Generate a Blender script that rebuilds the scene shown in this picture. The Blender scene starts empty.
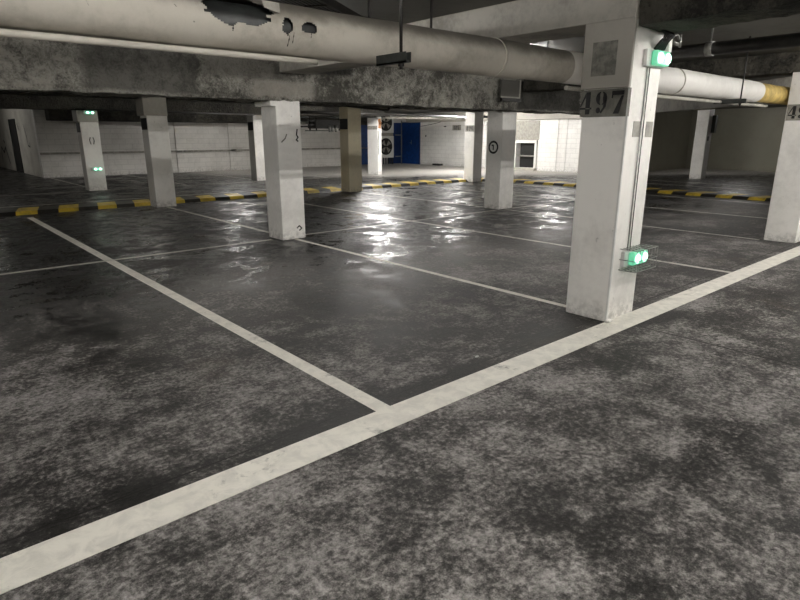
import bpy, bmesh, math, random
from mathutils import Vector, noise, Matrix
random.seed(7)
SC = bpy.context.scene
COL = SC.collection
PI = math.pi

# ------------------------------------------------------------------ helpers
class MB:
    """collects shapes into one bmesh"""
    def __init__(s): s.bm = bmesh.new()
    def box(s, x0, x1, y0, y1, z0, z1, bev=0.0):
        b = bmesh.new()
        v = [b.verts.new(p) for p in ((x0,y0,z0),(x1,y0,z0),(x1,y1,z0),(x0,y1,z0),(x0,y0,z1),(x1,y0,z1),(x1,y1,z1),(x0,y1,z1))]
        for f in ((3,2,1,0),(4,5,6,7),(0,1,5,4),(1,2,6,5),(2,3,7,6),(3,0,4,7)): b.faces.new([v[i] for i in f])
        if bev > 0: bmesh.ops.bevel(b, geom=b.edges[:], offset=bev, segments=2, profile=.5, affect='EDGES')
        return s.add(b)
    def add(s, b):
        me = bpy.data.meshes.new('tmp'); b.to_mesh(me); b.free(); s.bm.from_mesh(me); bpy.data.meshes.remove(me); return s
    def tube(s, pts, r, n=12, caps=True, wob=0):
        pts = [Vector(p) for p in pts]; rings = []
        for i, p in enumerate(pts):
            d = (pts[min(i+1,len(pts)-1)] - pts[max(i-1,0)]).normalized()
            u = d.cross(Vector((0,0,1)))
            if u.length < .05: u = d.cross(Vector((0,1,0)))
            u.normalize(); w = u.cross(d).normalized()
            rr = r[i] if isinstance(r,(list,tuple)) else r
            rings.append([s.bm.verts.new(p + (u*math.cos(a)+w*math.sin(a))*rr) for a in (2*PI*k/n for k in range(n))])
        for a, b in zip(rings, rings[1:]):
            for k in range(n):
                f = s.bm.faces.new((a[k], a[(k+1)%n], b[(k+1)%n], b[k])); f.smooth = True
        if caps:
            s.bm.faces.new(rings[0][::-1]); s.bm.faces.new(rings[-1])
        return s
    def poly(s, pts):
        s.bm.faces.new([s.bm.verts.new(p) for p in pts]); return s
    def build(s, name, mat, parent=None, **kw):
        bmesh.ops.recalc_face_normals(s.bm, faces=s.bm.faces[:])
        me = bpy.data.meshes.new(name); s.bm.to_mesh(me); s.bm.free()
        me.materials.append(mat)
        o = bpy.data.objects.new(name, me); COL.objects.link(o)
        if parent:
            o.parent = parent
            pm = world(parent); o.matrix_parent_inverse = pm.inverted()
        tag(o, **kw)
        return o

def world(o):
    m = Matrix.Translation(o.location) @ o.rotation_euler.to_matrix().to_4x4()
    return (world(o.parent) @ o.matrix_parent_inverse @ m) if o.parent else m
def tag(o, label=None, cat=None, group=None, kind=None):
    if label: o['label'] = label
    if cat: o['category'] = cat
    if group: o['group'] = group
    if kind: o['kind'] = kind
    return o
def thing(name, label, cat, loc, group=None):
    o = bpy.data.objects.new(name, None); o.empty_display_size = .1
    o.location = loc; COL.objects.link(o)
    return tag(o, label, cat, group)

# ------------------------------------------------------------------ materials
def newmat(name):
    m = bpy.data.materials.new(name); m.use_nodes = True
    nt = m.node_tree; nt.nodes.clear()
    out = nt.nodes.new('ShaderNodeOutputMaterial'); b = nt.nodes.new('ShaderNodeBsdfPrincipled')
    nt.links.new(b.outputs[0], out.inputs[0])
    return m, nt, b
def nd(nt, typ, **kw):
    n = nt.nodes.new(typ)
    for k, v in kw.items():
        if k.startswith('i_'):
            key = k[2:]; key = int(key) if key.isdigit() else key.replace('_',' ')
            if hasattr(v, 'is_linked') or hasattr(v, 'links'): nt.links.new(v, n.inputs[key])
            else: n.inputs[key].default_value = v
        else: setattr(n, k, v)
    return n
def coord(nt): return nd(nt,'ShaderNodeNewGeometry').outputs['Position']
def nz(nt, vec, scale, detail=5, rough=.6, dist=0):
    return nd(nt,'ShaderNodeTexNoise', i_Vector=vec, i_Scale=scale, i_Detail=detail, i_Roughness=rough, i_Distortion=dist).outputs['Fac']
def mth(nt, op, a, b=None, c=None, clamp=False):
    n = nt.nodes.new('ShaderNodeMath'); n.operation = op; n.use_clamp = clamp
    for i, v in enumerate((a,b,c)):
        if v is None: continue
        if isinstance(v,(int,float)): n.inputs[i].default_value = v
        else: nt.links.new(v, n.inputs[i])
    return n.outputs[0]
def smooth(nt, v, a, b):
    n = nt.nodes.new('ShaderNodeMapRange'); n.interpolation_type = 'SMOOTHSTEP'
    nt.links.new(v, n.inputs[0]); n.inputs[1].default_value = a; n.inputs[2].default_value = b
    return n.outputs[0]
def mix(nt, fac, a, b):
    n = nt.nodes.new('ShaderNodeMix'); n.data_type = 'RGBA'
    for k, v in ((0,fac),(6,a),(7,b)):
        if isinstance(v,(int,float)): n.inputs[k].default_value = v
        elif isinstance(v,(tuple,list)): n.inputs[k].default_value = (*v[:3],1)
        else: nt.links.new(v, n.inputs[k])
    return n.outputs[2]
def bump(nt, b, h, strength=.3, dist=.01):
    n = nd(nt,'ShaderNodeBump', i_Height=h, i_Strength=strength, i_Distance=dist)
    nt.links.new(n.outputs[0], b.inputs['Normal'])

def plain(name, col, rough=.6, metal=0, var=.15, scale=12, emit=None, estr=0):
    m, nt, b = newmat(name)
    n = nz(nt, coord(nt), scale, 6, .65)
    f = smooth(nt, n, .35, .7)
    c = mix(nt, f, tuple(x*(1-var) for x in col), tuple(min(1,x*(1+var*.4)) for x in col))
    nt.links.new(c, b.inputs['Base Color'])
    b.inputs['Roughness'].default_value = rough; b.inputs['Metallic'].default_value = metal
    if emit:
        b.inputs['Emission Color'].default_value = (*emit,1); b.inputs['Emission Strength'].default_value = estr
    return m

def mat_floor():
    m, nt, b = newmat('wet_concrete_floor')
    p = coord(nt)
    sep = nd(nt,'ShaderNodeSeparateXYZ', i_0=p); X, Y = sep.outputs[0], sep.outputs[1]
    big = nz(nt, p, .38, 3, .5)
    mid = nz(nt, p, 1.5, 6, .62, .25)
    sm = nz(nt, p, 6, 8, .72, .2)
    fine = nz(nt, p, 34, 6, .75)
    grain = nz(nt, p, 150, 3, .7)
    s = mth(nt,'MULTIPLY',big,.6)
    s = mth(nt,'ADD', s, mth(nt,'MULTIPLY',mid,.75))
    s = mth(nt,'ADD', s, mth(nt,'MULTIPLY',sm,.85))
    s = mth(nt,'ADD', s, mth(nt,'MULTIPLY',fine,1.0))
    s = mth(nt,'ADD', s, mth(nt,'MULTIPLY',grain,.45))         # mean about 1.8
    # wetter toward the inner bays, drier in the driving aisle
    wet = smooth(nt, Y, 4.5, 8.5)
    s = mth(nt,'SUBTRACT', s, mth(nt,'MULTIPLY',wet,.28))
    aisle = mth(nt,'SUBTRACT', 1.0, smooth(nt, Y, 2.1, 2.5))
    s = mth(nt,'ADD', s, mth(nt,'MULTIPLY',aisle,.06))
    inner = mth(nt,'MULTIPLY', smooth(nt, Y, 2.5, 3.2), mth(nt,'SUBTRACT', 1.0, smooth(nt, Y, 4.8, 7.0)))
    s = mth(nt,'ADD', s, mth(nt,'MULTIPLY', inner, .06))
    # lamp light on the far aisle floor, painted in as a paler colour
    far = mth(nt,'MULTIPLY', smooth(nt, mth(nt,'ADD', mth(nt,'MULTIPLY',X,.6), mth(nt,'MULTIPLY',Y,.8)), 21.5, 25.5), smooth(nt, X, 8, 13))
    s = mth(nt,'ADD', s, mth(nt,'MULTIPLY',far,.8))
    # damp band along the joint behind the wide line
    jd = mth(nt,'ABSOLUTE', mth(nt,'SUBTRACT', Y, 2.42))
    band = mth(nt,'MULTIPLY', mth(nt,'SUBTRACT',1.0, smooth(nt, jd, .06, .17)), mth(nt,'SUBTRACT',1.0, smooth(nt, X, 2.5, 4.5)))
    s = mth(nt,'SUBTRACT', s, mth(nt,'MULTIPLY',band,.13))
    f = smooth(nt, s, 1.50, 2.14)
    r = nd(nt,'ShaderNodeValToRGB', i_0=f)
    e = r.color_ramp.elements
    e[0].position = 0; e[0].color = (.012,.0115,.0105,1)
    e[1].position = 1; e[1].color = (.262,.248,.238,1)
    for pos, c in ((.28,(.024,.0225,.0213)),(.48,(.056,.0525,.0497)),(.7,(.122,.1145,.108))):
        k = e.new(pos); k.color = (*c,1)
    col = r.outputs[0]
    # brownish stains
    st = smooth(nt, nz(nt, p, .9, 4, .6, .6), .6, .72)
    col = mix(nt, mth(nt,'MULTIPLY',st,.35), col, (.085,.068,.048))
    g = smooth(nt, grain, .3, .7)
    col = mix(nt, mth(nt,'MULTIPLY', g, .35), col, mix(nt, .5, col, (.02,.02,.018)))
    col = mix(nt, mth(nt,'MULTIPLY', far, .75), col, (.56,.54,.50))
    # speckle that breaks up every patch
    tx = mth(nt,'ADD', mth(nt,'MULTIPLY', smooth(nt, nz(nt, p, 62, 6, .8), .34, .66), .75), mth(nt,'MULTIPLY', smooth(nt, nz(nt, p, 17, 8, .78, .3), .36, .64), .55))
    vm = nd(nt,'ShaderNodeVectorMath', operation='SCALE'); nt.links.new(col, vm.inputs[0]); nt.links.new(mth(nt,'ADD', tx, .38), vm.inputs['Scale'])
    col = vm.outputs[0]
    # saw-cut joints
    def joint(v, at, w, lo=None, hi=None, along=None):
        d = mth(nt,'ABSOLUTE', mth(nt,'SUBTRACT', v, at))
        k = mth(nt,'LESS_THAN', d, w)
        if lo is not None:
            k = mth(nt,'MULTIPLY', k, mth(nt,'GREATER_THAN', along, lo)); k = mth(nt,'MULTIPLY', k, mth(nt,'LESS_THAN', along, hi))
        return k
    j = joint(Y, 2.475, .006)
    j = mth(nt,'MAXIMUM', j, joint(X, 4.54, .008, -6, 2.14, Y))
    j = mth(nt,'MAXIMUM', j, joint(X, 9.95, .006, -6, 2.14, Y))
    j = mth(nt,'MAXIMUM', j, joint(Y, 7.6, .005))
    col = mix(nt, mth(nt,'MULTIPLY',j,.9), col, (.012,.011,.010))
    nt.links.new(col, b.inputs['Base Color'])
    # wet film: the dark parts are glossy, more so in the inner bays
    pud = smooth(nt, mth(nt,'ADD', mid, mth(nt,'ADD', mth(nt,'MULTIPLY', sm, .8), mth(nt,'MULTIPLY', fine, .8))), 1.14, 1.46)
    ro_in = mth(nt,'ADD', .22, mth(nt,'MULTIPLY', pud, .46))
    ro_dry = mth(nt,'ADD', .40, mth(nt,'MULTIPLY', f, .35))
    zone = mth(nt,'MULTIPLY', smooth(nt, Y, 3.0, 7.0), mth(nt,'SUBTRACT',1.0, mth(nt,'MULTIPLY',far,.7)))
    rm = nd(nt,'ShaderNodeMix'); nt.links.new(zone, rm.inputs[0]); nt.links.new(ro_dry, rm.inputs[2]); nt.links.new(ro_in, rm.inputs[3])
    nt.links.new(rm.outputs[0], b.inputs['Roughness'])
    nt.links.new(mth(nt,'ADD', .16, mth(nt,'MULTIPLY', zone, .22)), b.inputs['Specular IOR Level'])
    h = mth(nt,'ADD', mth(nt,'MULTIPLY',sm,1.0), mth(nt,'MULTIPLY',fine,.5))
    h = mth(nt,'ADD', h, mth(nt,'MULTIPLY', grain, .12))
    h = mth(nt,'SUBTRACT', h, mth(nt,'MULTIPLY', j, .8))
    bump(nt, b, h, .28, .012)
    return m

def mat_line(name, col, wear=.5, dirt=(.10,.092,.08)):
    m, nt, b = newmat(name); p = coord(nt)
    a = nz(nt, p, 3.2, 8, .72, .4); c2 = nz(nt, p, 28, 6, .7)
    w = smooth(nt, mth(nt,'ADD', a, mth(nt,'MULTIPLY', c2, .35)), .83-wear*.22, .98-wear*.12)
    base = mix(nt, smooth(nt, nz(nt,p,9,6,.7,.5), .35,.62), tuple(x*.82 for x in col), col)
    c = mix(nt, mth(nt,'MULTIPLY',w,.9), base, dirt)
    nt.links.new(c, b.inputs['Base Color']); b.inputs['Roughness'].default_value = .55
    bump(nt, b, c2, .15, .004)
    return m

def mat_hazard():
    m, nt, b = newmat('black_and_yellow_band_paint')
    tc = nd(nt,'ShaderNodeUVMap'); sp = nd(nt,'ShaderNodeSeparateXYZ', i_0=tc.outputs[0])
    fr = mth(nt,'FRACT', sp.outputs[0])
    k = mth(nt,'LESS_THAN', fr, .5)
    p = coord(nt)
    w = smooth(nt, nz(nt,p,5,7,.7), .42, .68)
    c = mix(nt, k, (.018,.017,.015), (.66,.47,.05))
    c = mix(nt, mth(nt,'MULTIPLY',w,.55), c, (.07,.063,.05))
    nt.links.new(c, b.inputs['Base Color']); b.inputs['Roughness'].default_value = .45
    return m

def mat_paint(name, col, dirt=.25, blocks=False, scuff=True, dcol=(.20,.18,.15), streak=False):
    """painted concrete, faintly dirty, darker toward the foot"""
    m, nt, b = newmat(name); p = coord(nt)
    sp = nd(nt,'ShaderNodeSeparateXYZ', i_0=p)
    n1 = nz(nt, p, 1.3, 6, .6, .2); n2 = nz(nt, p, 14, 7, .7)
    f = smooth(nt, mth(nt,'ADD', n1, mth(nt,'MULTIPLY', n2, .45)), .62, .95)
    c = mix(nt, mth(nt,'MULTIPLY', f, dirt), col, dcol)
    if scuff:
        foot = mth(nt,'SUBTRACT', 1.0, smooth(nt, sp.outputs[2], .0, .22))
        c = mix(nt, mth(nt,'MULTIPLY', mth(nt,'MULTIPLY', foot, smooth(nt,n2,.38,.66)), .5), c, tuple(x*.8 for x in dcol))
        spots = smooth(nt, nz(nt, p, 22, 3, .5), .70, .76)
        c = mix(nt, mth(nt,'MULTIPLY', spots, .35), c, (.13,.115,.095))
    if streak:
        mp = nd(nt,'ShaderNodeMapping', i_Vector=p, i_Scale=(7,7,.35))
        s = smooth(nt, nz(nt, mp.outputs[0], 1.0, 5, .7), .58, .75)
        c = mix(nt, mth(nt,'MULTIPLY', s, .3), c, dcol)
    if blocks:
        xy = mth(nt,'ADD', sp.outputs[0], sp.outputs[1])
        cv = nd(nt,'ShaderNodeCombineXYZ', i_0=xy, i_1=sp.outputs[2])
        br = nd(nt,'ShaderNodeTexBrick', i_Vector=cv.outputs[0], i_Scale=1.0)
        br.inputs['Brick Width'].default_value = .5; br.inputs['Row Height'].default_value = .2; br.inputs['Mortar Size'].default_value = .012
        br.inputs['Color1'].default_value = (1,1,1,1); br.inputs['Color2'].default_value = (.93,.93,.93,1); br.inputs['Mortar'].default_value = (.72,.72,.72,1)
        mm = nd(nt,'ShaderNodeMix'); mm.data_type='RGBA'; mm.blend_type='MULTIPLY'; mm.inputs[0].default_value = .6
        nt.links.new(c, mm.inputs[6]); nt.links.new(br.outputs[0], mm.inputs[7]); c = mm.outputs[2]
    nt.links.new(c, b.inputs['Base Color']); b.inputs['Roughness'].default_value = .62
    bump(nt, b, mth(nt,'ADD', n2, mth(nt,'MULTIPLY', n1, .5)), .12, .01)
    return m

def mat_rough(name, light, dark, patches=()):
    """sprayed, pitted fireproofing; patches = (x0,x1,z0,z1,colour,amount) of other finish and painted shade"""
    m, nt, b = newmat(name); p = coord(nt)
    n0 = nz(nt, p, 1.1, 5, .6, .3); n1 = nz(nt, p, 7, 8, .75, .6); n2 = nz(nt, p, 40, 6, .8)
    v = nd(nt,'ShaderNodeTexVoronoi', i_Vector=p, i_Scale=26).outputs['Distance']
    s = mth(nt,'ADD', mth(nt,'MULTIPLY', n0, .8), mth(nt,'ADD', mth(nt,'MULTIPLY', n1, .8), mth(nt,'MULTIPLY', n2, .5)))
    f = smooth(nt, s, .88, 1.2)
    c = mix(nt, f, dark, light)
    pit = mth(nt,'SUBTRACT',1.0, smooth(nt, mth(nt,'ADD', n2, mth(nt,'MULTIPLY', v,.4)), .40, .56))
    c = mix(nt, mth(nt,'MULTIPLY', pit, .65), c, tuple(x*.35 for x in dark))
    sp = nd(nt,'ShaderNodeSeparateXYZ', i_0=p)
    wob = mth(nt,'MULTIPLY', mth(nt,'SUBTRACT', n1, .5), .35)
    for (x0,x1,z0,z1,pc,am) in patches:
        xx = mth(nt,'ADD', sp.outputs[0], wob); zz = mth(nt,'ADD', sp.outputs[2], mth(nt,'MULTIPLY', wob, .5))
        k = mth(nt,'MULTIPLY', smooth(nt,xx,x0-.06,x0+.06), mth(nt,'SUBTRACT',1.0,smooth(nt,xx,x1-.06,x1+.06)))
        k = mth(nt,'MULTIPLY', k, mth(nt,'MULTIPLY', smooth(nt,zz,z0-.03,z0+.03), mth(nt,'SUBTRACT',1.0,smooth(nt,zz,z1-.03,z1+.03))))
        c = mix(nt, mth(nt,'MULTIPLY', k, am), c, pc)
    nt.links.new(c, b.inputs['Base Color']); b.inputs['Roughness'].default_value = .95
    h = mth(nt,'ADD', n1, mth(nt,'ADD', mth(nt,'MULTIPLY', n2,.7), mth(nt,'MULTIPLY', v, .5)))
    bump(nt, b, h, 1.0, .07)
    return m

M = {}
M['floor'] = mat_floor()
M['line'] = mat_line('worn_white_line_paint', (.82,.79,.71), .38)
M['thin'] = mat_line('faded_white_line_paint', (.56,.54,.48), .65, (.07,.065,.057))
M['hazard'] = mat_hazard()
M['column'] = mat_paint('off_white_column_paint', (.90,.88,.835), .22)
M['capital'] = mat_paint('grey_beige_column_head_paint', (.40,.38,.335), .35, scuff=False)
M['capital_l'] = mat_paint('pale_pipe_paint', (.52,.49,.43), .35, scuff=False)
M['column_t'] = mat_paint('dim_lit_column_paint', (.60,.54,.40), .3)  # weak yellowish light on one column, painted into its colour
M['wall'] = mat_paint('white_blockwork_paint', (.72,.70,.66), .22, blocks=True)
M['wall_r'] = mat_paint('bright_white_blockwork_paint', (.90,.89,.86), .18, blocks=True)
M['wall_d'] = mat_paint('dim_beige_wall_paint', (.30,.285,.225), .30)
M['wall_p'] = mat_paint('stained_pale_wall_paint', (.55,.53,.47), .45, streak=True)
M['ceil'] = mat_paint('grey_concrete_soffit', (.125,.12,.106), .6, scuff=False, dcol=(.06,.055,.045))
M['beam_s'] = mat_paint('smooth_concrete_beam', (.44,.42,.37), .7, scuff=False, dcol=(.13,.12,.10))
G = (.52,.50,.44); D = (.10,.095,.08)
M['rough'] = mat_rough('sprayed_rough_beam_coating', G, D, (
    (1.9,3.25,2.06,2.62,(.085,.083,.073),.7), (3.35,4.6,2.3,2.62,(.17,.16,.14),.6),
    (4.0,5.0,2.06,2.28,(.50,.47,.41),.8), (4.95,5.75,2.43,2.62,(.02,.019,.016),.9), (9.9,12.2,2.06,2.6,(.03,.029,.024),.85), (12.3,13.2,2.03,2.2,(.30,.28,.24),.7)))  # the near-black patch paints the shade inside a hollow
M['rough_d'] = mat_rough('dark_sprayed_beam_coating', (.13,.12,.095), (.028,.026,.021))
M['rough_k'] = mat_rough('shaded_sprayed_beam_coating', (.06,.055,.043), (.013,.012,.009))  # darkened copy of the coating: missing light painted into beams and duct
M['pipe'] = mat_paint('plastered_pipe_jacket', (.49,.46,.40), .75, scuff=False, dcol=(.25,.225,.185))
def top_shade(m, lo, hi, amt, col):
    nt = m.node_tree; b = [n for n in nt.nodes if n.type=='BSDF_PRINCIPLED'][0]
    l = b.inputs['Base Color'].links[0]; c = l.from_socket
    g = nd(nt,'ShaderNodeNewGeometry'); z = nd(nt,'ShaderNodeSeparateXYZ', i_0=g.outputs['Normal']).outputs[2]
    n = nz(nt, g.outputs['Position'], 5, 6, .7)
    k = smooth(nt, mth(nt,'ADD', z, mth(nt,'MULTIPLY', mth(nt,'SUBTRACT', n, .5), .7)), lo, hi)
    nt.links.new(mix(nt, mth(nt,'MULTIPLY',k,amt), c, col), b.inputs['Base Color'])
top_shade(M['pipe'], .05, .75, .85, (.10,.09,.075))  # dark upper side of the jacket: shading painted into its colour
M['pipe_w'] = mat_paint('white_pipe_jacket', (.80,.78,.74), .2, scuff=False)
M['yellow'] = plain('yellow_pipe_wrap', (.58,.42,.13), .7, 0, .35, 8)
M['black'] = plain('black_void', (.012,.012,.011), .8)
M['iron'] = plain('dark_iron_pipe', (.03,.028,.026), .45, .4, .3)
M['steel'] = plain('galvanised_steel', (.33,.33,.31), .4, .8, .25)
M['dsteel'] = plain('dull_dark_steel', (.06,.065,.06), .55, .4, .3)
M['void_pipe'] = plain('dark_inner_pipe', (.022,.024,.023), .5, .2, .6, 9)  # near-black, shows through the torn jacket
M['grey'] = plain('grey_stencil_panel_paint', (.17,.165,.14), .7, 0, .35, 9)
M['lgrey'] = plain('light_grey_panel_paint', (.36,.345,.305), .7, 0, .3, 10)
M['ink'] = plain('black_stencil_paint', (.012,.012,.012), .6, 0, .5, 30)
M['dust'] = plain('dusty_grey_patch', (.24,.235,.205), .9, 0, .4, 16)
M['white'] = plain('white_plastic', (.75,.75,.72), .45, 0, .08)
M['bluedoor'] = plain('royal_blue_door_paint', (.008,.055,.24), .38, 0, .3, 6)
M['bluetrim'] = plain('dark_blue_frame_paint', (.006,.03,.13), .4, 0, .3, 6)
M['lens'] = plain('green_exit_lens', (.35,.62,.48), .3, 0, .1, 10, (.05,.8,.40), .28)
M['led'] = plain('glowing_pale_green_lamp', (.8,1,.9), .4, 0, .02, 10, (.45,1,.72), 2.4)
M['tube'] = plain('fluorescent_tube_glow', (1,1,1), .4, 0, .02, 10, (1,.97,.925), 360)
M['rust'] = plain('orange_rust_stain', (.52,.24,.10), .8, 0, .4, 20)

# ------------------------------------------------------------------ room shell
CZ = 2.68
def struct(name, m, mat, parent=None): return m.build(name, mat, parent, kind='structure' if not parent else None)
X0, X1, Y0, Y1 = -8.0, 29.0, -7.0, 36.0
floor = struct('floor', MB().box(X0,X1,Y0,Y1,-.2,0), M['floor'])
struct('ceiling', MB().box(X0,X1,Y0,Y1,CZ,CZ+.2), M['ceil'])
wb = struct('wall_back', MB().box(4.4,22.2,25.3,25.6,0,CZ), M['wall'])
wl = struct('wall_left', MB().box(4.4,4.7,25.6,Y1,0,CZ), M['wall_p'])
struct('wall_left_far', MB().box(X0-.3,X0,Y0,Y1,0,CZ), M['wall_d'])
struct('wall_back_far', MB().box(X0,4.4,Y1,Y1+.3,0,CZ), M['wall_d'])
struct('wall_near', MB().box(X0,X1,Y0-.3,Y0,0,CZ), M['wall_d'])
# right wall with the low opening in it
OP = (16.12,17.14,.10,1.2)
m = MB().box(22.2,22.45,OP[1],25.6,0,CZ).box(22.2,22.45,12.3,OP[0],0,CZ).box(22.2,22.45,OP[0],OP[1],OP[3],CZ).box(22.2,22.45,OP[0],OP[1],0,OP[2])
wr = struct('wall_right', m, M['wall_r'])
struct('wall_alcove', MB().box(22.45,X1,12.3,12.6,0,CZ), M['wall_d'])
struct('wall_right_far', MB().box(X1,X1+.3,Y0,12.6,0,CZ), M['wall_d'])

# low opening: frame, middle bar, dark inside
w1 = struct('window_1', MB().box(22.452,23.0,OP[0]-.1,OP[1]+.1,0,OP[3]+.1), M['black'])
m = MB()
y0,y1,z0,z1 = OP
m.box(22.12,22.2,y0-.12,y0,z0,z1+.10,.008).box(22.12,22.2,y1,y1+.08,z0,z1+.10,.008).box(22.10,22.2,y0-.12,y1+.08,z1,z1+.12,.008)
m.build('window_frame', M['white'], w1)
MB().box(22.22,22.26,y0,y1,.60,.66).build('window_bar', M['steel'], w1)
MB().box(21.95,22.2,y0-.15,y1+.1,0,.09,.01).build('window_sill', M['wall_p'], w1)
MB().box(22.18,22.199,15.95,17.28,1.33,2.16).build('wall_panel', M['lgrey'], wr)
for yy in (15.0,14.55): MB().box(22.17,22.199,yy-.03,yy+.03,0,2.2).build('wall_pilaster', M['wall_r'], wr)
MB().box(22.17,22.199,21.75,21.9,1.95,2.0).build('wall_hook', M['black'], wr)
MB().box(22.17,22.199,23.22,23.30,1.46,1.54).build('wall_switch', M['black'], wr)
# pipe shadow modelled as a grey strip, then pilasters, on the back wall
MB().box(4.4,22.1,25.25,25.299,.84,.92).build('wall_shadow_line', M['lgrey'], wb)
for xx in (9.6,12.0,14.6): MB().box(xx-.15,xx+.15,25.25,25.299,0,2.2).build('wall_pilaster', M['wall'], wb)

# ------------------------------------------------------------------ floor markings (parts of the floor)
def line(x0,x1,y0,y1,mat,name='parking_line',z=.002): return MB().box(x0,x1,y0,y1,-.01,z).build(name, mat, floor)
line(X0,20,2.165,2.375,M['line'],'wide_bay_edge_line',.003)
line(1.895,2.0,2.376,13.2,M['line'])
line(4.55,4.62,2.376,7.69,M['line']); line(4.55,4.62,8.2,13.15,M['thin'])
line(7.20,7.27,2.376,13.2,M['thin'])
line(9.90,9.96,2.95,7.9,M['thin']); line(9.90,9.96,8.45,13.3,M['thin'])
line(12.62,12.68,2.376,13.4,M['thin']); line(15.3,15.36,2.376,13.4,M['thin'])
line(-.72,-.62,2.376,13.2,M['thin'])
line(X0,4.28,7.87,7.935,M['thin']); line(4.78,9.72,7.93,7.98,M['thin']); line(10.25,15.3,7.93,7.98,M['thin'])
line(X0,9.5,15.45,15.51,M['thin']); line(X0,15,18.45,18.51,M['thin'])
for xx in (4.55,7.2,9.9,12.6,15.2,-.7,1.9): line(xx,xx+.06,18.8,25.1,M['thin'])
line(19.0,19.08,3.0,12.0,M['thin']); line(20.4,20.46,3.0,12.0,M['thin'])

# black and yellow band: runs along the far ends of the bays, turns a rounded corner
def hazard():
    pts = [Vector((x,14.12,0)) for x in [X0+.1*i for i in range(int((14.6-X0)/.1)+1)]]
    for i in range(1,13):
        a = i/12*PI/2; pts.append(Vector((14.6+1.8*math.sin(a), 14.12-1.8*(1-math.cos(a)),0)))
    y = 12.32
    while y > 2.6: y -= .1; pts.append(Vector((16.4,y,0)))
    bm = bmesh.new(); uv = bm.loops.layers.uv.new('UVMap')
    prof = ((-.42,.001),(-.34,.07),(.34,.07),(.42,.001)); rings = []; d = 0; ds = []
    for i,p in enumerate(pts):
        t = (pts[min(i+1,len(pts)-1)]-pts[max(i-1,0)]).normalized(); n = Vector((-t.y,t.x,0))
        if i: d += (p-pts[i-1]).length
        ds.append(d/.76)
        rings.append([bm.verts.new(p+n*o+Vector((0,0,z))) for o,z in prof])
    for i in range(len(pts)-1):
        for k in range(3):
            f = bm.faces.new((rings[i][k],rings[i+1][k],rings[i+1][k+1],rings[i][k+1]))
            for l,u,o in zip(f.loops,(ds[i],ds[i+1],ds[i+1],ds[i]),(k,k,k+1,k+1)): l[uv].uv = (u-.3*prof[o][0]+50,0)
    mb = MB(); mb.bm.free(); mb.bm = bm
    return mb.build('hazard_stripe', M['hazard'], floor)
hazard()

# ------------------------------------------------------------------ beams
def rough_sheet(mb, axis, a0, a1, prof, step, amp, seed):
    """profile (list of (offset, z)) swept along x or y, with lumpy displacement"""
    n = int((a1-a0)/step)+1; rings = []
    P = []
    for (o0,zz0),(o1,zz1) in zip(prof,prof[1:]):
        k = max(1,int(math.hypot(o1-o0,zz1-zz0)/step))
        for i in range(k): P.append((o0+(o1-o0)*i/k, zz0+(zz1-zz0)*i/k))
    P.append(prof[-1])
    for i in range(n+1):
        a = a0+(a1-a0)*i/n; r = []
        for o,z in P:
            q = Vector((a,o,z)) if axis=='x' else Vector((o,a,z))
            d = noise.noise_vector(q*3.1+Vector((seed,0,0)))*amp + noise.noise_vector(q*9+Vector((0,seed,0)))*amp*.55 + noise.noise_vector(q*21)*amp*.3
            r.append(mb.bm.verts.new(q+Vector((0 if axis=='x' else d.x, d.y if axis=='x' else 0, d.z*.6))))
        rings.append(r)
    for a,b in zip(rings,rings[1:]):
        for k in range(len(P)-1): mb.bm.faces.new((a[k],b[k],b[k+1],a[k+1]))
    for r in (rings[0],rings[-1]): mb.bm.faces.new(r)
    return mb
def beam(name, axis, a0, a1, o0, o1, z, mat, label, step=.06, amp=.018, seed=0):
    mb = rough_sheet(MB(), axis, a0, a1, [(o0,CZ+.0),(o0,z),(o1,z),(o1,CZ+.0)], step, amp, seed)
    return mb.build(name, mat, None, label=label, cat='beam', group='ceiling beams')
big = beam('concrete_beam','x',-6,15.4,7.69,8.22,2.03,M['rough'],'deep beam with pitted sprayed coating crossing behind the large plastered pipe',.045,.04,1)
beam('concrete_beam','x',-6,15.5,13.25,13.85,2.30,M['rough_k'],'dark beam over the second row of columns, behind the pitted one',.12,.015,2)
beam('concrete_beam','x',-6,15.4,18.5,19.0,2.22,M['rough_k'],'dark beam over the farthest columns, next to the back wall',.12,.015,3)
MB().box(4.40,4.89,2.37,7.6,2.395,CZ,.012).build('concrete_beam', M['beam_s'], None, label='smooth pale beam running back from the head of column 497', cat='beam', group='ceiling beams')
beam('concrete_beam','y',-6,2.36,4.42,4.88,2.335,M['rough_d'],'dark lumpy beam over the driving aisle, meeting the top of column 497',.06,.028,4)
beam('concrete_beam','y',-2,7.6,9.93,10.4,2.40,M['rough_d'],'lumpy beam above the white and yellow end of the pipe',.07,.022,5)
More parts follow.
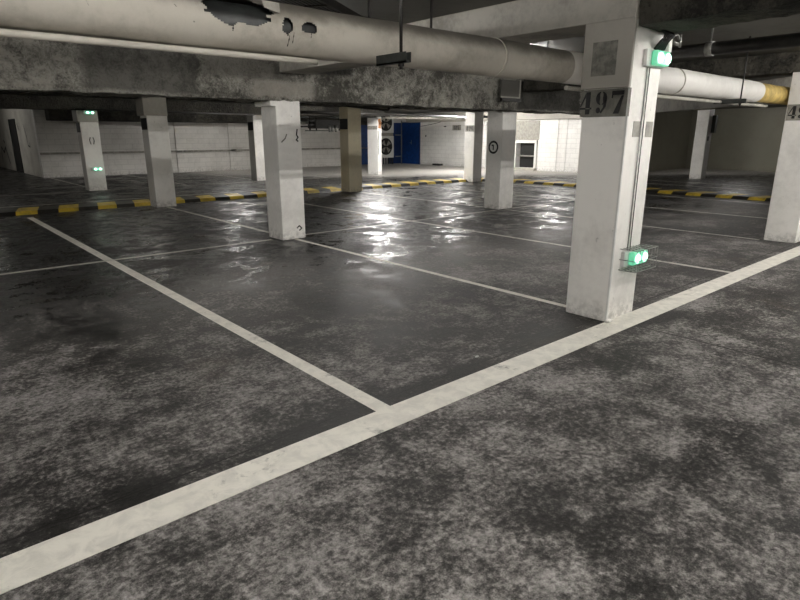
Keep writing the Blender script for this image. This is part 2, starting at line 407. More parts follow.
# slanting slab edge over the dark room at the right
m = MB()
a, b_ = Vector((19.2,10.5)), Vector((12.6,2.3)); t = (b_-a).normalized(); n = Vector((-t.y,t.x))*.5
if n.x < 0: n = -n
for z0,z1 in ((2.20,CZ),):
    c = [a,b_,b_+n,a+n]
    lo = [m.bm.verts.new((q.x,q.y,z0)) for q in c]; hi = [m.bm.verts.new((q.x,q.y,z1)) for q in c]
    m.bm.faces.new(lo); m.bm.faces.new(hi)
    for i in range(4): m.bm.faces.new((lo[i],lo[(i+1)%4],hi[(i+1)%4],hi[i]))
m.build('concrete_beam', M['beam_s'], None, label='slanting olive beam edge in front of the dim alcove', cat='beam', group='ceiling beams')
MB().box(4.75,19.9,24.55,25.2,2.06,2.62,.02).build('ceiling_duct', M['rough_k'], None, label='long dark boxed duct along the top of the back wall', cat='duct')
MB().box(21.75,22.15,12.4,24.4,2.2,2.62,.02).build('ceiling_duct', M['capital'], None, label='pale boxed duct along the top of the bright white wall with the blue door', cat='duct')

# ------------------------------------------------------------------ stencil digits
def digit(ch):
    """list of polygons in a 1 x 1.5 cell, broken like a stencil"""
    def arc(cx,cy,rx,ry,t0,t1,w0,w1,n=10):
        o=[];i=[]
        for k in range(n+1):
            f=k/n; a=t0+(t1-t0)*f; w=w0+(w1-w0)*math.sin(PI*f)
            o.append((cx+rx*math.cos(a),cy+ry*math.sin(a))); i.append((cx+(rx-w)*math.cos(a),cy+(ry-w*.55)*math.sin(a)))
        return [[o[k],o[k+1],i[k+1],i[k]] for k in range(n)]
    R = lambda x0,x1,y0,y1: [[(x0,y0),(x1,y0),(x1,y1),(x0,y1)]]
    d = math.radians
    if ch=='4': return [[(.05,.50),(.14,.50),(.47,1.15),(.47,1.42)]]+R(.50,.84,.42,1.5)+R(.05,.52,.33,.46)+R(.86,.98,.33,.46)+R(.50,.84,0,.36)
    if ch=='9': return arc(.5,1.05,.42,.45,d(100),d(260),.08,.31)+arc(.5,1.05,.42,.45,d(-80),d(80),.08,.31)+[[(.72,.95),(.92,1.0),(.86,.5),(.66,.42)],[(.66,.42),(.86,.5),(.55,.05),(.45,.13)]]+arc(.3,.25,.17,.2,0,2*PI,.16,.16)
    if ch=='7': return R(.06,.94,1.22,1.5)+R(.06,.14,1.02,1.22)+[[(.78,1.18),(.94,1.18),(.66,.0),(.24,.0)]]
    if ch=='0': return arc(.5,.75,.42,.75,d(100),d(260),.06,.26)+arc(.5,.75,.42,.75,d(-80),d(80),.06,.26)
    if ch=='1': return R(.38,.64,.1,1.5)+R(.24,.78,0,.1)+[[(.22,1.2),(.36,1.28),(.36,1.45),(.22,1.3)]]
    if ch=='6': return [[(1-x,1.5-y) for x,y in p] for p in digit('9')]
    if ch=='8': return arc(.5,1.12,.36,.38,d(100),d(260),.06,.18)+arc(.5,1.12,.36,.38,d(-80),d(80),.06,.18)+arc(.5,.4,.42,.42,d(100),d(260),.06,.22)+arc(.5,.4,.42,.42,d(-80),d(80),.06,.22)
    return R(.1,.9,.2,1.3)
def numerals(txt, fx, yc, z0, h, parent, pitch=.95):
    """digits on a face that looks toward -x; reading direction is -y"""
    s = h/1.5; w = s*pitch*1.12; x = fx-.004
    for i,ch in enumerate(txt):
        st = yc + w*len(txt)/2 - i*w
        mb = MB()
        for poly in digit(ch):
            v0=[mb.bm.verts.new((x,st-px*s,z0+py*s)) for px,py in poly]; v1=[mb.bm.verts.new((x+.003,st-px*s,z0+py*s)) for px,py in poly]
            mb.bm.faces.new(v0)
            for k in range(len(v0)): mb.bm.faces.new((v0[k],v0[(k+1)%len(v0)],v1[(k+1)%len(v0)],v1[k]))
        mb.build('numeral', M['ink'], parent)

# ------------------------------------------------------------------ columns
CG = 'square concrete columns'
def column(x,y,w,d,top,label,panel=None,head=None,paint='column'):
    t = thing('concrete_column', label, 'column', (x+w/2,y+d/2,0), CG)
    MB().box(x,x+w,y,y+d,0,top,.012).build('shaft', M[paint], t)
    if head:
        z,g = head
        MB().box(x-g,x+w+g*.2,y-g*.2,y+d+g,z,top+.002,.01).build('column_head', M['capital'], t)
    if panel:
        z0,z1,txt,mat = panel
        p = MB().box(x-.003,x+.01,y+.015,y+d-.015,z0,z1).build('number_panel', M[mat], t)
        if txt: numerals(txt, x-.003, y+d/2, z0+(z1-z0)*.12, (z1-z0)*.78, p)
    return t
# column 497
c1 = column(4.42,2.37,.47,.40,2.395,'big white column stencilled 497 standing on the wide white line')
MB().box(4.397,4.428,2.366,2.785,1.905,2.396,.006).build('column_head', M['capital'], c1)
MB().box(4.42-.004,4.43,2.36,2.785,1.69,1.9).build('number_panel', M['grey'], c1)
p = [o for o in c1.children if o.name.startswith('number_panel')][0]
numerals('497', 4.416, 2.585, 1.712, .172, p, 1.08)
MB().box(4.3925,4.40,2.49,2.70,2.0,2.25).build('dusty_patch', M['dust'], c1)
MB().box(4.415,4.432,2.362,2.378,.0,1.9).build('corner_bead', M['white'], c1)
for xx in (4.535,4.745):
    MB().box(xx,xx+.11,2.366,2.372,1.535,1.655).build('small_grey_plate', M['lgrey'], c1)
# mortar blob at the foot of column 497
MB().box(4.40,4.47,2.33,2.37,0.003,.03,.01).build('mortar_foot', M['column'], c1)

column(9.95,2.48,.47,.42,2.45,'white column cut by the right picture edge, stencilled number 499',(1.75,1.97,'499','lgrey'))
c2 = column(4.365,7.70,.405,.44,2.06,'square white column with a stepped head standing on the bay line')
MB().box(4.28,4.60,7.699,8.16,1.95,2.02,.006).build('column_head', M['column'], c2)
def strokes(mb, pts, w, ax='y', at=0):
    for (a,b) in zip(pts,pts[1:]):
        a=Vector(a); b=Vector(b); t=(b-a).normalized(); n=Vector((-t.y,t.x))*w/2; a2=a-t*w*.3; b2=b+t*w*.3
        q=[a2+n,b2+n,b2-n,a2-n]
        if ax=='y': mb.poly([(k.x,at,k.y) for k in q])
        else: mb.poly([(at,k.x,k.y) for k in q])
    return mb
strokes(MB(),[(4.43,1.45),(4.49,1.50),(4.52,1.56)],.018,'y',7.696).build('painted_scrawl', M['dust'], c2)
strokes(MB(),[(4.70,1.63),(4.685,1.55),(4.71,1.52),(4.68,1.48),(4.705,1.46)],.022,'y',7.696).build('painted_scrawl', M['ink'], c2)
strokes(MB(),[(4.62,.17),(4.66,.20),(4.70,.16),(4.66,.13)],.02,'y',7.696).build('painted_scrawl', M['ink'], c2)
c3 = column(9.80,7.97,.46,.42,2.06,'column with a black ring emblem on its shaded face')
ring = MB()
for k in range(24):
    a0=2*PI*k/24; a1=2*PI*(k+1)/24; r0,r1=.095,.135
    ring.poly([(9.795,8.19+r*math.cos(a),1.30+r*math.sin(a)) for r,a in ((r1,a0),(r1,a1),(r0,a1),(r0,a0))])
strokes(ring,[(8.23,1.34),(8.19,1.34),(8.19,1.25)],.03,'x',9.795)
ring.build('ring_emblem', M['ink'], c3)
column(4.375,13.2,.44,.40,2.34,'column with a dark number box, second behind the stepped one',(1.66,1.90,None,'ink'),(1.95,.05))
column(9.74,13.30,.45,.40,2.34,'column tinted tan and olive for weak light, in front of the blue door area',(1.70,1.98,None,'ink'),None,'column_t')
column(15.04,13.42,.44,.42,2.34,'column with a faint 490 panel in front of the white wall',(1.66,1.86,'490','lgrey'))
column(4.30,18.5,.48,.42,2.24,'column with two glowing green lights, far behind the bays',(1.62,1.88,None,'ink'),(1.9,.05))
c95 = [o for o in COL.objects if o.get('label','').startswith('column with two glowing')][0]
for s in (-1,1): strokes(MB(),[(4.55+s*.035,1.48),(4.55+s*.055,1.42),(4.55+s*.055,1.38),(4.55+s*.035,1.30)],.022,'y',18.496).build('painted_bracket', M['ink'], c95)
column(9.72,18.73,.47,.42,2.24,'thin column half black in shade and half bright, by the back wall',(1.70,1.98,None,'ink'))
M['column_w'] = mat_paint('lit_white_column_paint', (.93,.92,.89), .15)  # whiter copy of the column paint; strong lamp light put into the colour
c372 = column(14.93,18.42,.20,.66,2.24,'brightly lit white column with rust stain beside the fan unit',(1.76,1.90,None,'lgrey'),None,'column_w')
strokes(MB(),[(15.02,2.12),(15.05,2.0),(15.03,1.84)],.14,'y',18.416).build('rust_stain', M['rust'], c372)
strokes(MB(),[(14.97,1.7),(14.95,1.2),(14.98,.8)],.03,'y',18.416).build('rust_stain', M['dust'], c372)
c700 = column(22.25,8.83,.42,.42,CZ,'lone slim column standing in the dim alcove')
MB().box(22.52,22.70,8.70,8.829,1.62,2.22,.01).build('black_box', M['dsteel'], c700)
MB().box(22.33,22.45,8.822,8.83,1.35,1.5).build('number_panel', M['grey'], c700)
# number on the white wall
p = MB().box(22.19,22.199,20.72,21.3,1.78,2.04).build('number_panel', M['lgrey'], wr)
numerals('491', 22.19, 21.0, 1.81, .2, p)

# ------------------------------------------------------------------ large lagged pipe
PY, PZ, PR = 3.05, 2.11, .132
pipe = thing('lagged_pipe','long plastered pipe hanging under the ceiling behind column 497','pipe',(4,PY,PZ))
def in_hole(x,a):
    # torn openings in the jacket: (x centre, half length, angle centre, half angle), angle 0 = toward -y, + = upward
    w = noise.noise(Vector((x*9,a*6,3)))*.45
    for cx,hx,ca,ha in ((1.485,.18,.36,.56),(1.755,.03,-.02,.33),(1.895,.052,.03,.20)):
        if ((x-cx)/hx)**2+((a-ca)/ha)**2 < 1+w: return True
    return False
def jacket(x0,x1,step,n=56,holes=False,r=PR,sag=.004):
    mb = MB(); k = int((x1-x0)/step); R=[]
    for i in range(k+1):
        x = x0+(x1-x0)*i/k; row=[]
        for j in range(n):
            a = -PI+2*PI*j/n
            rr = r+noise.noise(Vector((x*2.2,math.cos(a)*1.4,math.sin(a)*1.4)))*sag+noise.noise(Vector((x*8,a*2,1)))*sag*.4
            row.append(mb.bm.verts.new((x,PY-rr*math.cos(a),PZ+rr*math.sin(a))))
        R.append(row)
    for i in range(k):
        xm = x0+(x1-x0)*(i+.5)/k
        for j in range(n):
            am = -PI+2*PI*(j+.5)/n
            if holes and in_hole(xm,am): continue
            f = mb.bm.faces.new((R[i][j],R[i+1][j],R[i+1][(j+1)%n],R[i][(j+1)%n])); f.smooth=True
    return mb
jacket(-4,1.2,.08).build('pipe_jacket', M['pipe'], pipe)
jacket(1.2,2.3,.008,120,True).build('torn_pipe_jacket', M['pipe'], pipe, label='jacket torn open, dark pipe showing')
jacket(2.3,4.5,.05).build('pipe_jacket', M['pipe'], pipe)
jacket(4.5,9.05,.06).build('pipe_jacket', M['pipe_w'], pipe, label='white jacket')  # lighter jacket colour on this length
jacket(9.05,11.4,.1,40,False,PR*.93).build('pipe_sleeve', M['yellow'], pipe, label='yellow sleeve')
MB().tube([(-4,PY,PZ),(11.4,PY,PZ)],.098,24).build('inner_pipe', M['void_pipe'], pipe)
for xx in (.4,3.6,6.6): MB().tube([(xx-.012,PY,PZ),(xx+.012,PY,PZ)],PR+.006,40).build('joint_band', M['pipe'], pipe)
def pipe_mark(x,a0,a1,w,mat,name,lean=0):
    mb=MB(); n=6; r=PR+.0065
    for k in range(n):
        q=[]
        for f,sgn in ((k,-1),(k,1),(k+1,1),(k+1,-1)):
            a=a0+(a1-a0)*f/n; ww=w*(.6+.4*math.sin(f*2.1+x*9)); q.append((x+lean*f/n+sgn*ww/2,PY-r*math.cos(a),PZ+r*math.sin(a)))
        mb.poly(q)
    mb.build(name, mat, pipe)
for x,a0,a1,w in ((1.765,-.33,-.78,.008),(1.79,-.2,-.62,.006),(1.90,-.15,-.34,.006),(1.44,-.2,-.42,.012)): pipe_mark(x,a0,a1,w,M['void_pipe'],'drip_stain')
for x,a0,a1,w,l in ((.55,.5,.12,.004,.01),(.59,.45,.0,.005,-.01),(.64,.55,.1,.004,.02),(.69,.5,.05,.005,0),(.75,.3,-.2,.003,.03),(1.15,.2,.12,.01,.01),(1.24,-.25,-.3,.014,.0)): pipe_mark(x,a0,a1,w,M['dust'],'scrape_mark',l)
# loose flap of jacket beside the tear
fl = MB()
fl.poly([(1.60,2.905,2.215),(1.70,2.90,2.21),(1.71,2.913,2.165),(1.66,2.905,2.17),(1.61,2.90,2.18)])
fl.build('loose_flap', M['lgrey'], pipe)
# thinner pipe tucked behind and below it
MB().tube([(x,3.02,1.955+.002*math.sin(x*.8)) for x in [-4+.25*k for k in range(25)]],.016,12).build('ceiling_water_pipe', M['capital_l'], None, label='thin pale pipe tucked under the torn end of the large plastered pipe', cat='pipe')
MB().tube([(x,3.06,1.945) for x in [4.6+.5*k for k in range(11)]],.019,12).build('ceiling_water_pipe', M['beam_s'], None, label='thin olive pipe tucked under the white and yellow end of the large pipe', cat='pipe')

def hanger(x, y0, y1, z, label):
    t = thing('pipe_hanger',label,'pipe hanger',(x,PY,z),'pipe hangers')
    m = MB().box(x-.02,x+.02,y0,y1,z-.028,z-.02).box(x-.02,x-.015,y0,y1,z-.028,z+.024).box(x+.015,x+.02,y0,y1,z-.028,z+.024)
    m.build('channel', M['dsteel'], t)
    for yy in (y0+.06,): MB().tube([(x,yy,z-.06),(x,yy,CZ-.002)],.009,8).build('rod', M['iron'], t)
    for yy in (y0+.06,): MB().tube([(x,yy,z-.045),(x,yy,z-.03)],.018,6).build('nut', M['iron'], t)
hanger(2.22,2.47,2.72,1.955,'dark steel hanger with a threaded rod under the torn pipe')
hanger(8.0,2.78,3.14,1.95,'dark steel hanger under the white length of pipe')
MB().tube([(2.85,3.6,2.2),(2.85,3.6,CZ-.002)],.01,8).build('hanging_rod', M['iron'], None, label='thin dark rod hanging from the ceiling just behind the pipe', cat='rod')
MB().tube([(3.38,3.5,2.2),(3.38,3.5,CZ-.002)],.01,8).build('hanging_rod', M['iron'], None, label='thin rod behind the pipe, nearest the pale beam', cat='rod')

# cable tray above the pipe
t = thing('cable_tray','black ribbed cable tray crossing above the large pipe','cable tray',(2.4,3.9,2.5))
a = Vector((1.0,2.80)); d = Vector((.86,.57)).normalized(); nrm = Vector((-d.y,d.x)); L = 3.7
def bar(mb,p,q,w,z0,z1):
    p=Vector(p);q=Vector(q);u=(q-p).normalized();n=Vector((-u.y,u.x))*w/2
    c=[p+n,q+n,q-n,p-n]; lo=[mb.bm.verts.new((k.x,k.y,z0)) for k in c]; hi=[mb.bm.verts.new((k.x,k.y,z1)) for k in c]
    mb.bm.faces.new(lo); mb.bm.faces.new(hi)
    for i in range(4): mb.bm.faces.new((lo[i],lo[(i+1)%4],hi[(i+1)%4],hi[i]))
for o in (0,.46): bar(mb:=MB(), a+nrm*o, a+d*L+nrm*o, .015, 2.49, 2.55) ; mb.build('side_rail', M['iron'], t)
mb = MB()
for i in range(1,14): bar(mb, a+nrm*(i*.034), a+d*L+nrm*(i*.034), .02, 2.50, 2.515)
for i in range(13): bar(mb, a+d*(.15+i*.28), a+d*(.15+i*.28)+nrm*.46, .025, 2.492, 2.50)
bar(mb, a+nrm*.23, a+d*L+nrm*.23, .44, 2.52, 2.524)
mb.build('tray_bed', M['iron'], t)

# dark pipe over the right bay with hangers
t = thing('drain_pipe','dark overhead pipe running toward the viewer, right of column 497','pipe',(5.9,2,2.31))
MB().tube([(5.9,-4,2.31),(5.9,4.4,2.31)],.055,14).build('pipe_run', M['iron'], t)
for yy in (.2,2.42,4.2): MB().tube([(5.9,yy-.03,2.31),(5.9,yy+.03,2.31)],.064,14).build('pipe_collar', M['steel'], t)
for yy in (.2,2.42,4.2): MB().tube([(5.9,yy,2.37),(5.9,yy,CZ-.005)],.008,8).build('rod', M['steel'], t)
# small elbow drain under the pitted beam
MB().tube([(4.9,8.45,2.10),(6.2,8.45,2.035),(7.0,8.45,1.985),(7.09,8.45,1.985),(7.12,8.45,2.01),(7.125,8.45,2.08),(7.125,8.45,2.6)],.022,10).build('ceiling_elbow_pipe', M['iron'], None, label='thin black pipe with an upturned elbow below the pitted beam', cat='pipe')
MB().tube([(11.0,17.7,2.30),(20.8,17.7,2.33)],.055,10).build('ceiling_pipe', M['iron'], None, label='dark horizontal pipe crossing the top of the rust stained column', cat='pipe')
MB().tube([(15.6,19.3,2.24),(21.6,19.3,2.30)],.05,10).build('ceiling_pipe', M['lgrey'], None, label='pale horizontal pipe just above the blue door', cat='pipe')
MB().tube([(4.2,18.38,2.235),(9.6,18.38,2.20)],.025,8).build('ceiling_pipe', M['iron'], None, label='thin black line of pipe at the top of the column with green lights', cat='pipe')
cab = [(22.12,23.6,2.0),(22.1,22.9,2.07),(22.05,22.0,2.2),(21.9,21.2,2.4),(21.72,20.7,2.6)]
MB().tube(cab,.014,6).build('wall_cable', M['iron'], None, label='dark cable rising from the blue door across the white wall', cat='cable')

# junction box on the pitted beam
t = thing('access_panel','small framed square panel fixed to the pitted beam face','panel',(9.5,7.6,2.4))
MB().box(9.24,9.80,7.585,7.64,2.27,2.58,.004).build('panel_plate', M['ceil'], t)
m = MB().box(9.22,9.80,7.572,7.60,2.25,2.275).box(9.79,9.82,7.572,7.60,2.25,2.6).build('panel_frame', M['beam_s'], t)
MB().box(9.3,9.9,7.60,7.66,2.19,2.25).build('panel_bracket', M['iron'], t)

# ------------------------------------------------------------------ emergency lights
EG = 'green emergency lights on columns'
def elight(x0,x1,yf,z0,z1,label,cage=False):
    t = thing('emergency_light',label,'emergency light',((x0+x1)/2,yf,z0),EG)
    MB().box(x0,x1,yf-.035,yf-.001,z0,z1,.006).build('housing', M['white'], t)
    MB().box(x0+.07,x1-.008,yf-.085,yf-.034,z0+.008,z1-.008,.012).build('lens', M['lens'], t)
    xm=(x0+.07+x1)/2; zc=(z0+z1)/2; r=(z1-z0)*.26
    for s in (-1,1):
        b=bmesh.new(); bmesh.ops.create_uvsphere(b,u_segments=14,v_segments=10,radius=1,matrix=Matrix.Translation((xm+s*.062,yf-.086,zc)) @ Matrix.Diagonal((.042,.018,r*1.25,1)))
        for f in b.faces: f.smooth=True
        MB().add(b).build('lamp', M['led'], t)
    if cage:
        m=MB(); X0_,X1_,Z0,Z1,YF=x0-.015,x1+.03,z0-.025,z1+.025,yf-.15
        for k in range(8):
            xx=X0_+(X1_-X0_)*k/7; m.tube([(xx,yf,Z1),(xx,YF,Z1),(xx,YF,Z0),(xx,yf,Z0)],.0035,5)
        for zz in (Z0,(Z0+Z1)/2,Z1): m.tube([(X0_,yf,zz),(X0_,YF,zz),(X1_,YF,zz),(X1_,yf,zz)],.0035,5)
        for k in range(1,3):
            yy=yf-.15*k/3
            m.tube([(X0_,yy,Z1),(X1_,yy,Z1)],.0035,5); m.tube([(X0_,yy,Z0),(X1_,yy,Z0)],.0035,5)
        m.build('wire_guard', M['steel'], t)
elight(4.57,4.86,2.37,2.065,2.19,'green exit light at the top of column 497')
elight(4.56,4.88,2.37,.47,.60,'green light in a wire cage low on column 497',True)
elight(4.42,4.68,18.5,2.105,2.20,'green light at the top of the farther column with two lights')
elight(4.42,4.68,18.5,.56,.66,'green light low on the farther column with two lights')
# conduits between the two lights of column 497
MB().tube([(4.645,2.361,2.06),(4.645,2.361,1.2),(4.65,2.361,.60)],.005,8).build('conduit', M['steel'], None, label='thin pipe between the two lights on column 497, closest to the corner', cat='conduit')
MB().tube([(4.685,2.361,2.06),(4.685,2.361,1.2),(4.69,2.361,.60)],.004,8).build('conduit', M['dsteel'], None, label='dark cable between the two lights on column 497', cat='conduit')
# cables and fittings at the top right of column 497
m = MB()
for k in range(5):
    x=4.70+.035*k; m.tube([(x,2.345,2.195),(x-.01*k,2.30,2.25),(x+.02,2.28,2.30),(x,2.32,2.35)],.012,6)
m.build('cable_bundle', M['black'], None, label='black cables bunched above the upper light of column 497', cat='cables')
t = thing('cable_mount','pale bracket with metal clips beside the top of column 497','fitting',(4.96,2.37,2.25))
MB().box(4.90,4.955,2.33,2.37,2.19,2.30,.006).build('fitting_box', M['white'], t)
MB().tube([(4.93,2.33,2.31),(5.0,2.32,2.325),(5.09,2.34,2.30)],.012,8).build('clip', M['steel'], t)
MB().tube([(5.08,2.33,2.34),(5.085,2.33,2.24)],.012,8).build('clip', M['steel'], t)
MB().tube([(4.95,2.33,2.27),(5.05,2.33,2.26)],.014,8).build('clip', M['steel'], t)

# ------------------------------------------------------------------ far details
# blue doors
def door(name, fn, axis, a0, a1, at, label=None):
    B = lambda mb,p0,p1,q0,q1,z0,z1,bv=.004: mb.box(*( (p0,p1,q0,q1) if axis=='x' else (q0,q1,p0,p1)),z0,z1,bv)
    d_ = B(MB(),a0,a1,at-.05,at-.005,0.01,2.17).build(name, M['bluedoor'], None, kind='structure')
    m = MB(); B(m,a0-.05,a0,at-.07,at-.004,0,2.2); B(m,a1,a1+.05,at-.07,at-.004,0,2.2); B(m,a0-.05,a1+.05,at-.07,at-.004,2.17,2.23)
    m.build('door_frame', M['bluetrim'], d_)
    m = MB(); h=a0+.6 if axis=='y' else a1-.1
    B(m,h,h+.04,at-.058,at-.05,1.05,1.28,.001); B(m,h-.01,h+.13,at-.10,at-.085,1.12,1.15,.003); B(m,h,h+.03,at-.09,at-.058,1.12,1.15,.001)
    m.build('door_handle', M['steel'], d_)
door('door_1',None,'y',23.75,25.15,22.2)
door('door_2',None,'x',19.1,20.1,25.3)
# blue panel between unit and door
MB().box(21.20,22.15,25.22,25.297,.01,2.2,.004).build('door_panel', M['bluetrim'], wb)
# fan unit (outdoor type condenser with two fans, one above the other)
t = thing('condenser_unit','white cooling unit with two dark fans, beside the blue door','air conditioner',(20.7,24.8,0))
MB().box(20.15,21.17,24.72,25.15,.36,1.5,.02).build('casing', M['white'], t)
MB().box(20.15,21.17,24.72,25.15,1.66,2.6,.02).build('casing', M['white'], t)
for zc,nm in ((.95,0),(2.2,0)):
    f = MB().tube([(20.6,24.72,zc),(20.6,24.705,zc)],.44 if not nm else .26,32).build('fan_opening', M['black'], t)
    m = MB()
    for k in range(4):
        a0=k*PI/2+.4
        for (ra,rb,da,db) in ((.08,.36,0,.75),):
            r1=.36 if not nm else .24
            m.poly([(20.6+.06*math.cos(a0),24.70,zc+.06*math.sin(a0)),(20.6+r1*math.cos(a0),24.69,zc+r1*math.sin(a0)),(20.6+r1*math.cos(a0+.7),24.70,zc+r1*math.sin(a0+.7)),(20.6+.06*math.cos(a0+.7),24.703,zc+.06*math.sin(a0+.7))])
    m.build('fan_blade', M['lgrey'], f)
    m = MB()
    for r in (.12,.24,.36) if not nm else (.12,.22):
        m.tube([(20.6+r*math.cos(2*PI*k/24),24.68,zc+r*math.sin(2*PI*k/24)) for k in range(25)],.006,5,False)
    m.build('fan_guard', M['dsteel'], f)
MB().box(20.17,21.15,24.75,25.1,1.50,1.66).build('vent_strip', M['lgrey'], t)
m = MB()
for xx in (20.2,21.1):
    for yy in (24.75,25.1): MB().box(xx-.03,xx+.03,yy-.03,yy+.03,0,.36).build('leg', M['dsteel'], t)
for k in range(5): MB().box(20.25+k*.17,20.31+k*.17,24.74,24.76,.02,.36).build('stand_bar', M['dsteel'], t)
t = thing('steel_tube_rack','light steel frame of tubes standing beside the cooling unit','frame',(21.5,24.6,0))
MB().tube([(21.62,24.6,0),(21.62,24.6,2.3)],.03,8).build('post', M['steel'], t)
for zz in (.42,1.55): MB().tube([(21.19,24.6,zz),(21.62,24.6,zz)],.028,8).build('cross_bar', M['steel'], t)
# dark block on the floor by the white wall
MB().box(21.95,22.15,21.9,22.5,0,.09,.01).build('wheel_stop', M['black'], None, label='small black block on the floor against the white wall', cat='block')
# hanging dark cluster near the back wall
t = thing('fan_coil_unit','dark hanging unit with pipes and trays below the ceiling, before the back wall','ventilation unit',(13.3,20,2))
MB().box(12.95,14.3,19.8,20.4,1.80,2.14,.02).build('body', M['iron'], t)
MB().box(12.6,14.3,19.75,20.3,2.20,2.24,.004).build('top_tray', M['dsteel'], t)
MB().box(12.75,13.7,19.7,20.3,1.70,1.73,.004).build('drip_tray', M['dsteel'], t)
for xx in (13.55,13.68,13.86): MB().tube([(xx,19.74,1.66),(xx,19.74,1.92)],.05,12).build('canister', M['steel'], t)
for xx in (12.8,13.1,14.2):
    MB().tube([(xx,20.0,1.72),(xx,20.0,CZ)],.03,8).build('rod', M['iron'], t)
MB().tube([(11.8,19.9,1.86),(12.95,19.9,1.86)],.03,8).build('feed_pipe', M['iron'], t)
MB().tube([(12.2,20.05,2.02),(12.95,20.05,2.02)],.05,8).build('feed_pipe', M['steel'], t)
# left block wall: dark doorway and scrawls
d3 = MB().box(4.37,4.399,29.3,30.7,.01,2.2).build('door_3', M['black'], None, kind='structure')
MB().box(4.34,4.37,30.62,30.7,.01,2.2).build('door_frame', M['dsteel'], d3)
g = 4.385
strokes(MB(),[(34.6,.25),(34.2,1.0),(33.6,.75),(33.0,1.0),(32.4,.3)],.10,'x',g).build('painted_scrawl', M['ink'], wl)
strokes(MB(),[(33.2,1.3),(33.0,1.22)],.12,'x',g).build('painted_scrawl', M['ink'], wl)
strokes(MB(),[(27.6,1.95),(27.3,1.5),(27.25,1.15),(26.9,1.1),(26.85,1.25)],.06,'x',g).build('painted_scrawl', M['ink'], wl)
strokes(MB(),[(29.0,2.0),(28.7,1.75)],.06,'x',g).build('painted_scrawl', M['ink'], wl)
# litter crumb on the bay floor
b=bmesh.new(); bmesh.ops.create_icosphere(b,subdivisions=1,radius=.02,matrix=Matrix.Translation((2.98,2.56,.006))@Matrix.Diagonal((1,.5,.4,1)))
MB().add(b).build('paper_scrap', M['white'], None, label='tiny white scrap lying on the floor beside the wide line', cat='litter')

# ------------------------------------------------------------------ fluorescent lights (out of sight above or behind beams; several added as fill light)
def batten(x,y,axis='x',label='',k='tube',L=1.2,z=CZ):
    t = thing('ceiling_light',label,'ceiling light',(x,y,z),'fluorescent battens')
    B = (lambda mb,a0,a1,b0,b1,z0,z1,bv: mb.box(x+a0,x+a1,y+b0,y+b1,z0,z1,bv)) if axis=='x' else (lambda mb,a0,a1,b0,b1,z0,z1,bv: mb.box(x+b0,x+b1,y+a0,y+a1,z0,z1,bv))
    h=L/2
    B(MB(),-h,h,-.035,.035,z-.035,z-.001,.006).build('batten', M['white'], t)
    if z<CZ:
        for e in (-h+.1,h-.1): B(MB(),e-.005,e+.005,-.005,.005,z-.002,CZ-.002,0).build('rod', M['iron'], t)
    for e in (-h,h-.03): B(MB(),e,e+.03,-.02,.02,z-.09,z-.034,.003).build('end_cap', M['white'], t)
    p=((x-h+.03,y,z-.07),(x+h-.03,y,z-.07)) if axis=='x' else ((x,y-h+.03,z-.07),(x,y+h-.03,z-.07))
    MB().tube(p,.016,10).build('tube', M[k], t)
M['tube_f'] = plain('far_fill_tube_glow', (1,1,1), .4, 0, .02, 10, (1,.97,.93), 1300)
M['tube_b'] = plain('bay_fill_tube_glow', (1,1,1), .4, 0, .02, 10, (1,.97,.93), 80)
M['tube_w'] = plain('weak_fluorescent_tube_glow', (1,1,1), .4, 0, .02, 10, (1,.96,.87), 45)
M['tube_g'] = plain('side_fluorescent_tube_glow', (1,1,1), .4, 0, .02, 10, (1,.97,.93), 260)
M['tube_h'] = plain('strong_fluorescent_tube_glow', (1,1,1), .4, 0, .02, 10, (1,.97,.93), 1000)
M['tube_d'] = plain('weak_fluorescent_tube_glow', (1,1,1), .4, 0, .02, 10, (1,.97,.925), 150)
for x in (-4.5,.9,5.6,8.6,11.5): batten(x,-.1,'x','fluorescent tube over the driving aisle')
for x in (-2.5,3.0,6.9,12.5): batten(x,5.3,'x','added fluorescent fill tube over the bays, hidden by the large pipe','tube_b')  # unseen tubes added to lift the light on columns and beam
for x in (-1.5,4.5,9.6): batten(x,10.6,'x','added fluorescent fill tube between the pitted beam and the second row of columns','tube_w')  # added to light the second column row from behind the beam
batten(25,8.5,'y','added fluorescent fill tube in the alcove','tube_b')  # unseen tube added so the alcove walls brighten
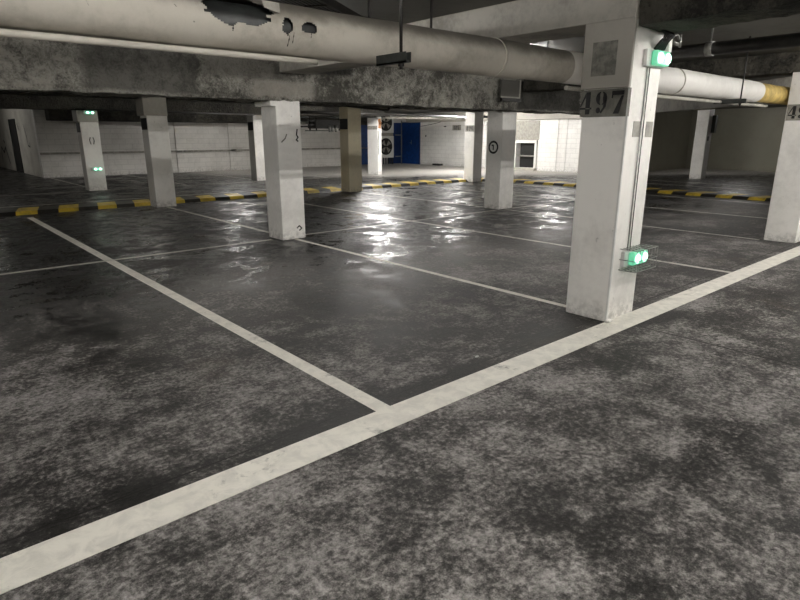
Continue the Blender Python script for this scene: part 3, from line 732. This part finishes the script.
batten(13,16,'y','fluorescent tube over the far aisle before the rust stained column','tube_h')
batten(16.8,16,'y','fluorescent tube over the far aisle corner','tube_g')
batten(19.4,13.0,'y','added fluorescent fill tube facing the low opening','tube_g')  # added to brighten the wall around the opening
batten(5,16,'x','fluorescent tube over the far aisle by the green lit column','tube_w')
batten(1.5,22,'x','added fluorescent fill tube near the dark doorway','tube_w')  # added near the left block wall to light it
batten(10.5,22,'x','added fluorescent fill tube along the back wall','tube_d')  # unseen tube placed to brighten the back wall
batten(19.4,17.55,'y','added short hanging fluorescent fill tube by the white wall','tube_f',.5,2.2)  # made-up lamp on rods, kept behind a column to light the wall
batten(1.0,29,'y','added fluorescent fill tube facing the scrawled wall','tube_d')  # added only to brighten the wall with the scrawls
batten(-4,5,'y','added fluorescent fill tube over the bays beyond the left of the view','tube_d')  # unseen fill tube, added for the left-facing column sides
batten(-4,11,'y','added fluorescent fill tube deep over the bays beyond the left of the view','tube_d')  # second fill tube added for the same column sides

# ------------------------------------------------------------------ world, camera, colour
w = bpy.data.worlds.new('dark_world'); SC.world = w; w.use_nodes = True
w.node_tree.nodes['Background'].inputs[0].default_value = (.02,.02,.02,1)
f = 574.0; pit = math.atan(165/574); al = math.atan2(683, math.hypot(f,165))
F = Vector((math.cos(al),math.sin(al),0)); R = Vector((math.sin(al),-math.cos(al),0)); Z = Vector((0,0,1))
fw = F*math.cos(pit)-Z*math.sin(pit); up = F*math.sin(pit)+Z*math.cos(pit)
cam = bpy.data.cameras.new('camera'); co = bpy.data.objects.new('camera', cam); COL.objects.link(co)
cam.sensor_width = 36; cam.lens = 36*f/800; cam.clip_start = .05; cam.clip_end = 200
mw = Matrix((R,up,-fw)).transposed().to_4x4(); mw.translation = Vector((0,0,1.55)); co.matrix_world = mw
SC.camera = co
SC.view_settings.view_transform = 'Standard'; SC.view_settings.look = 'None'
SC.view_settings.exposure = 0.75
SC.cycles.use_denoising = True
SC.cycles.max_bounces = 6; SC.cycles.diffuse_bounces = 3
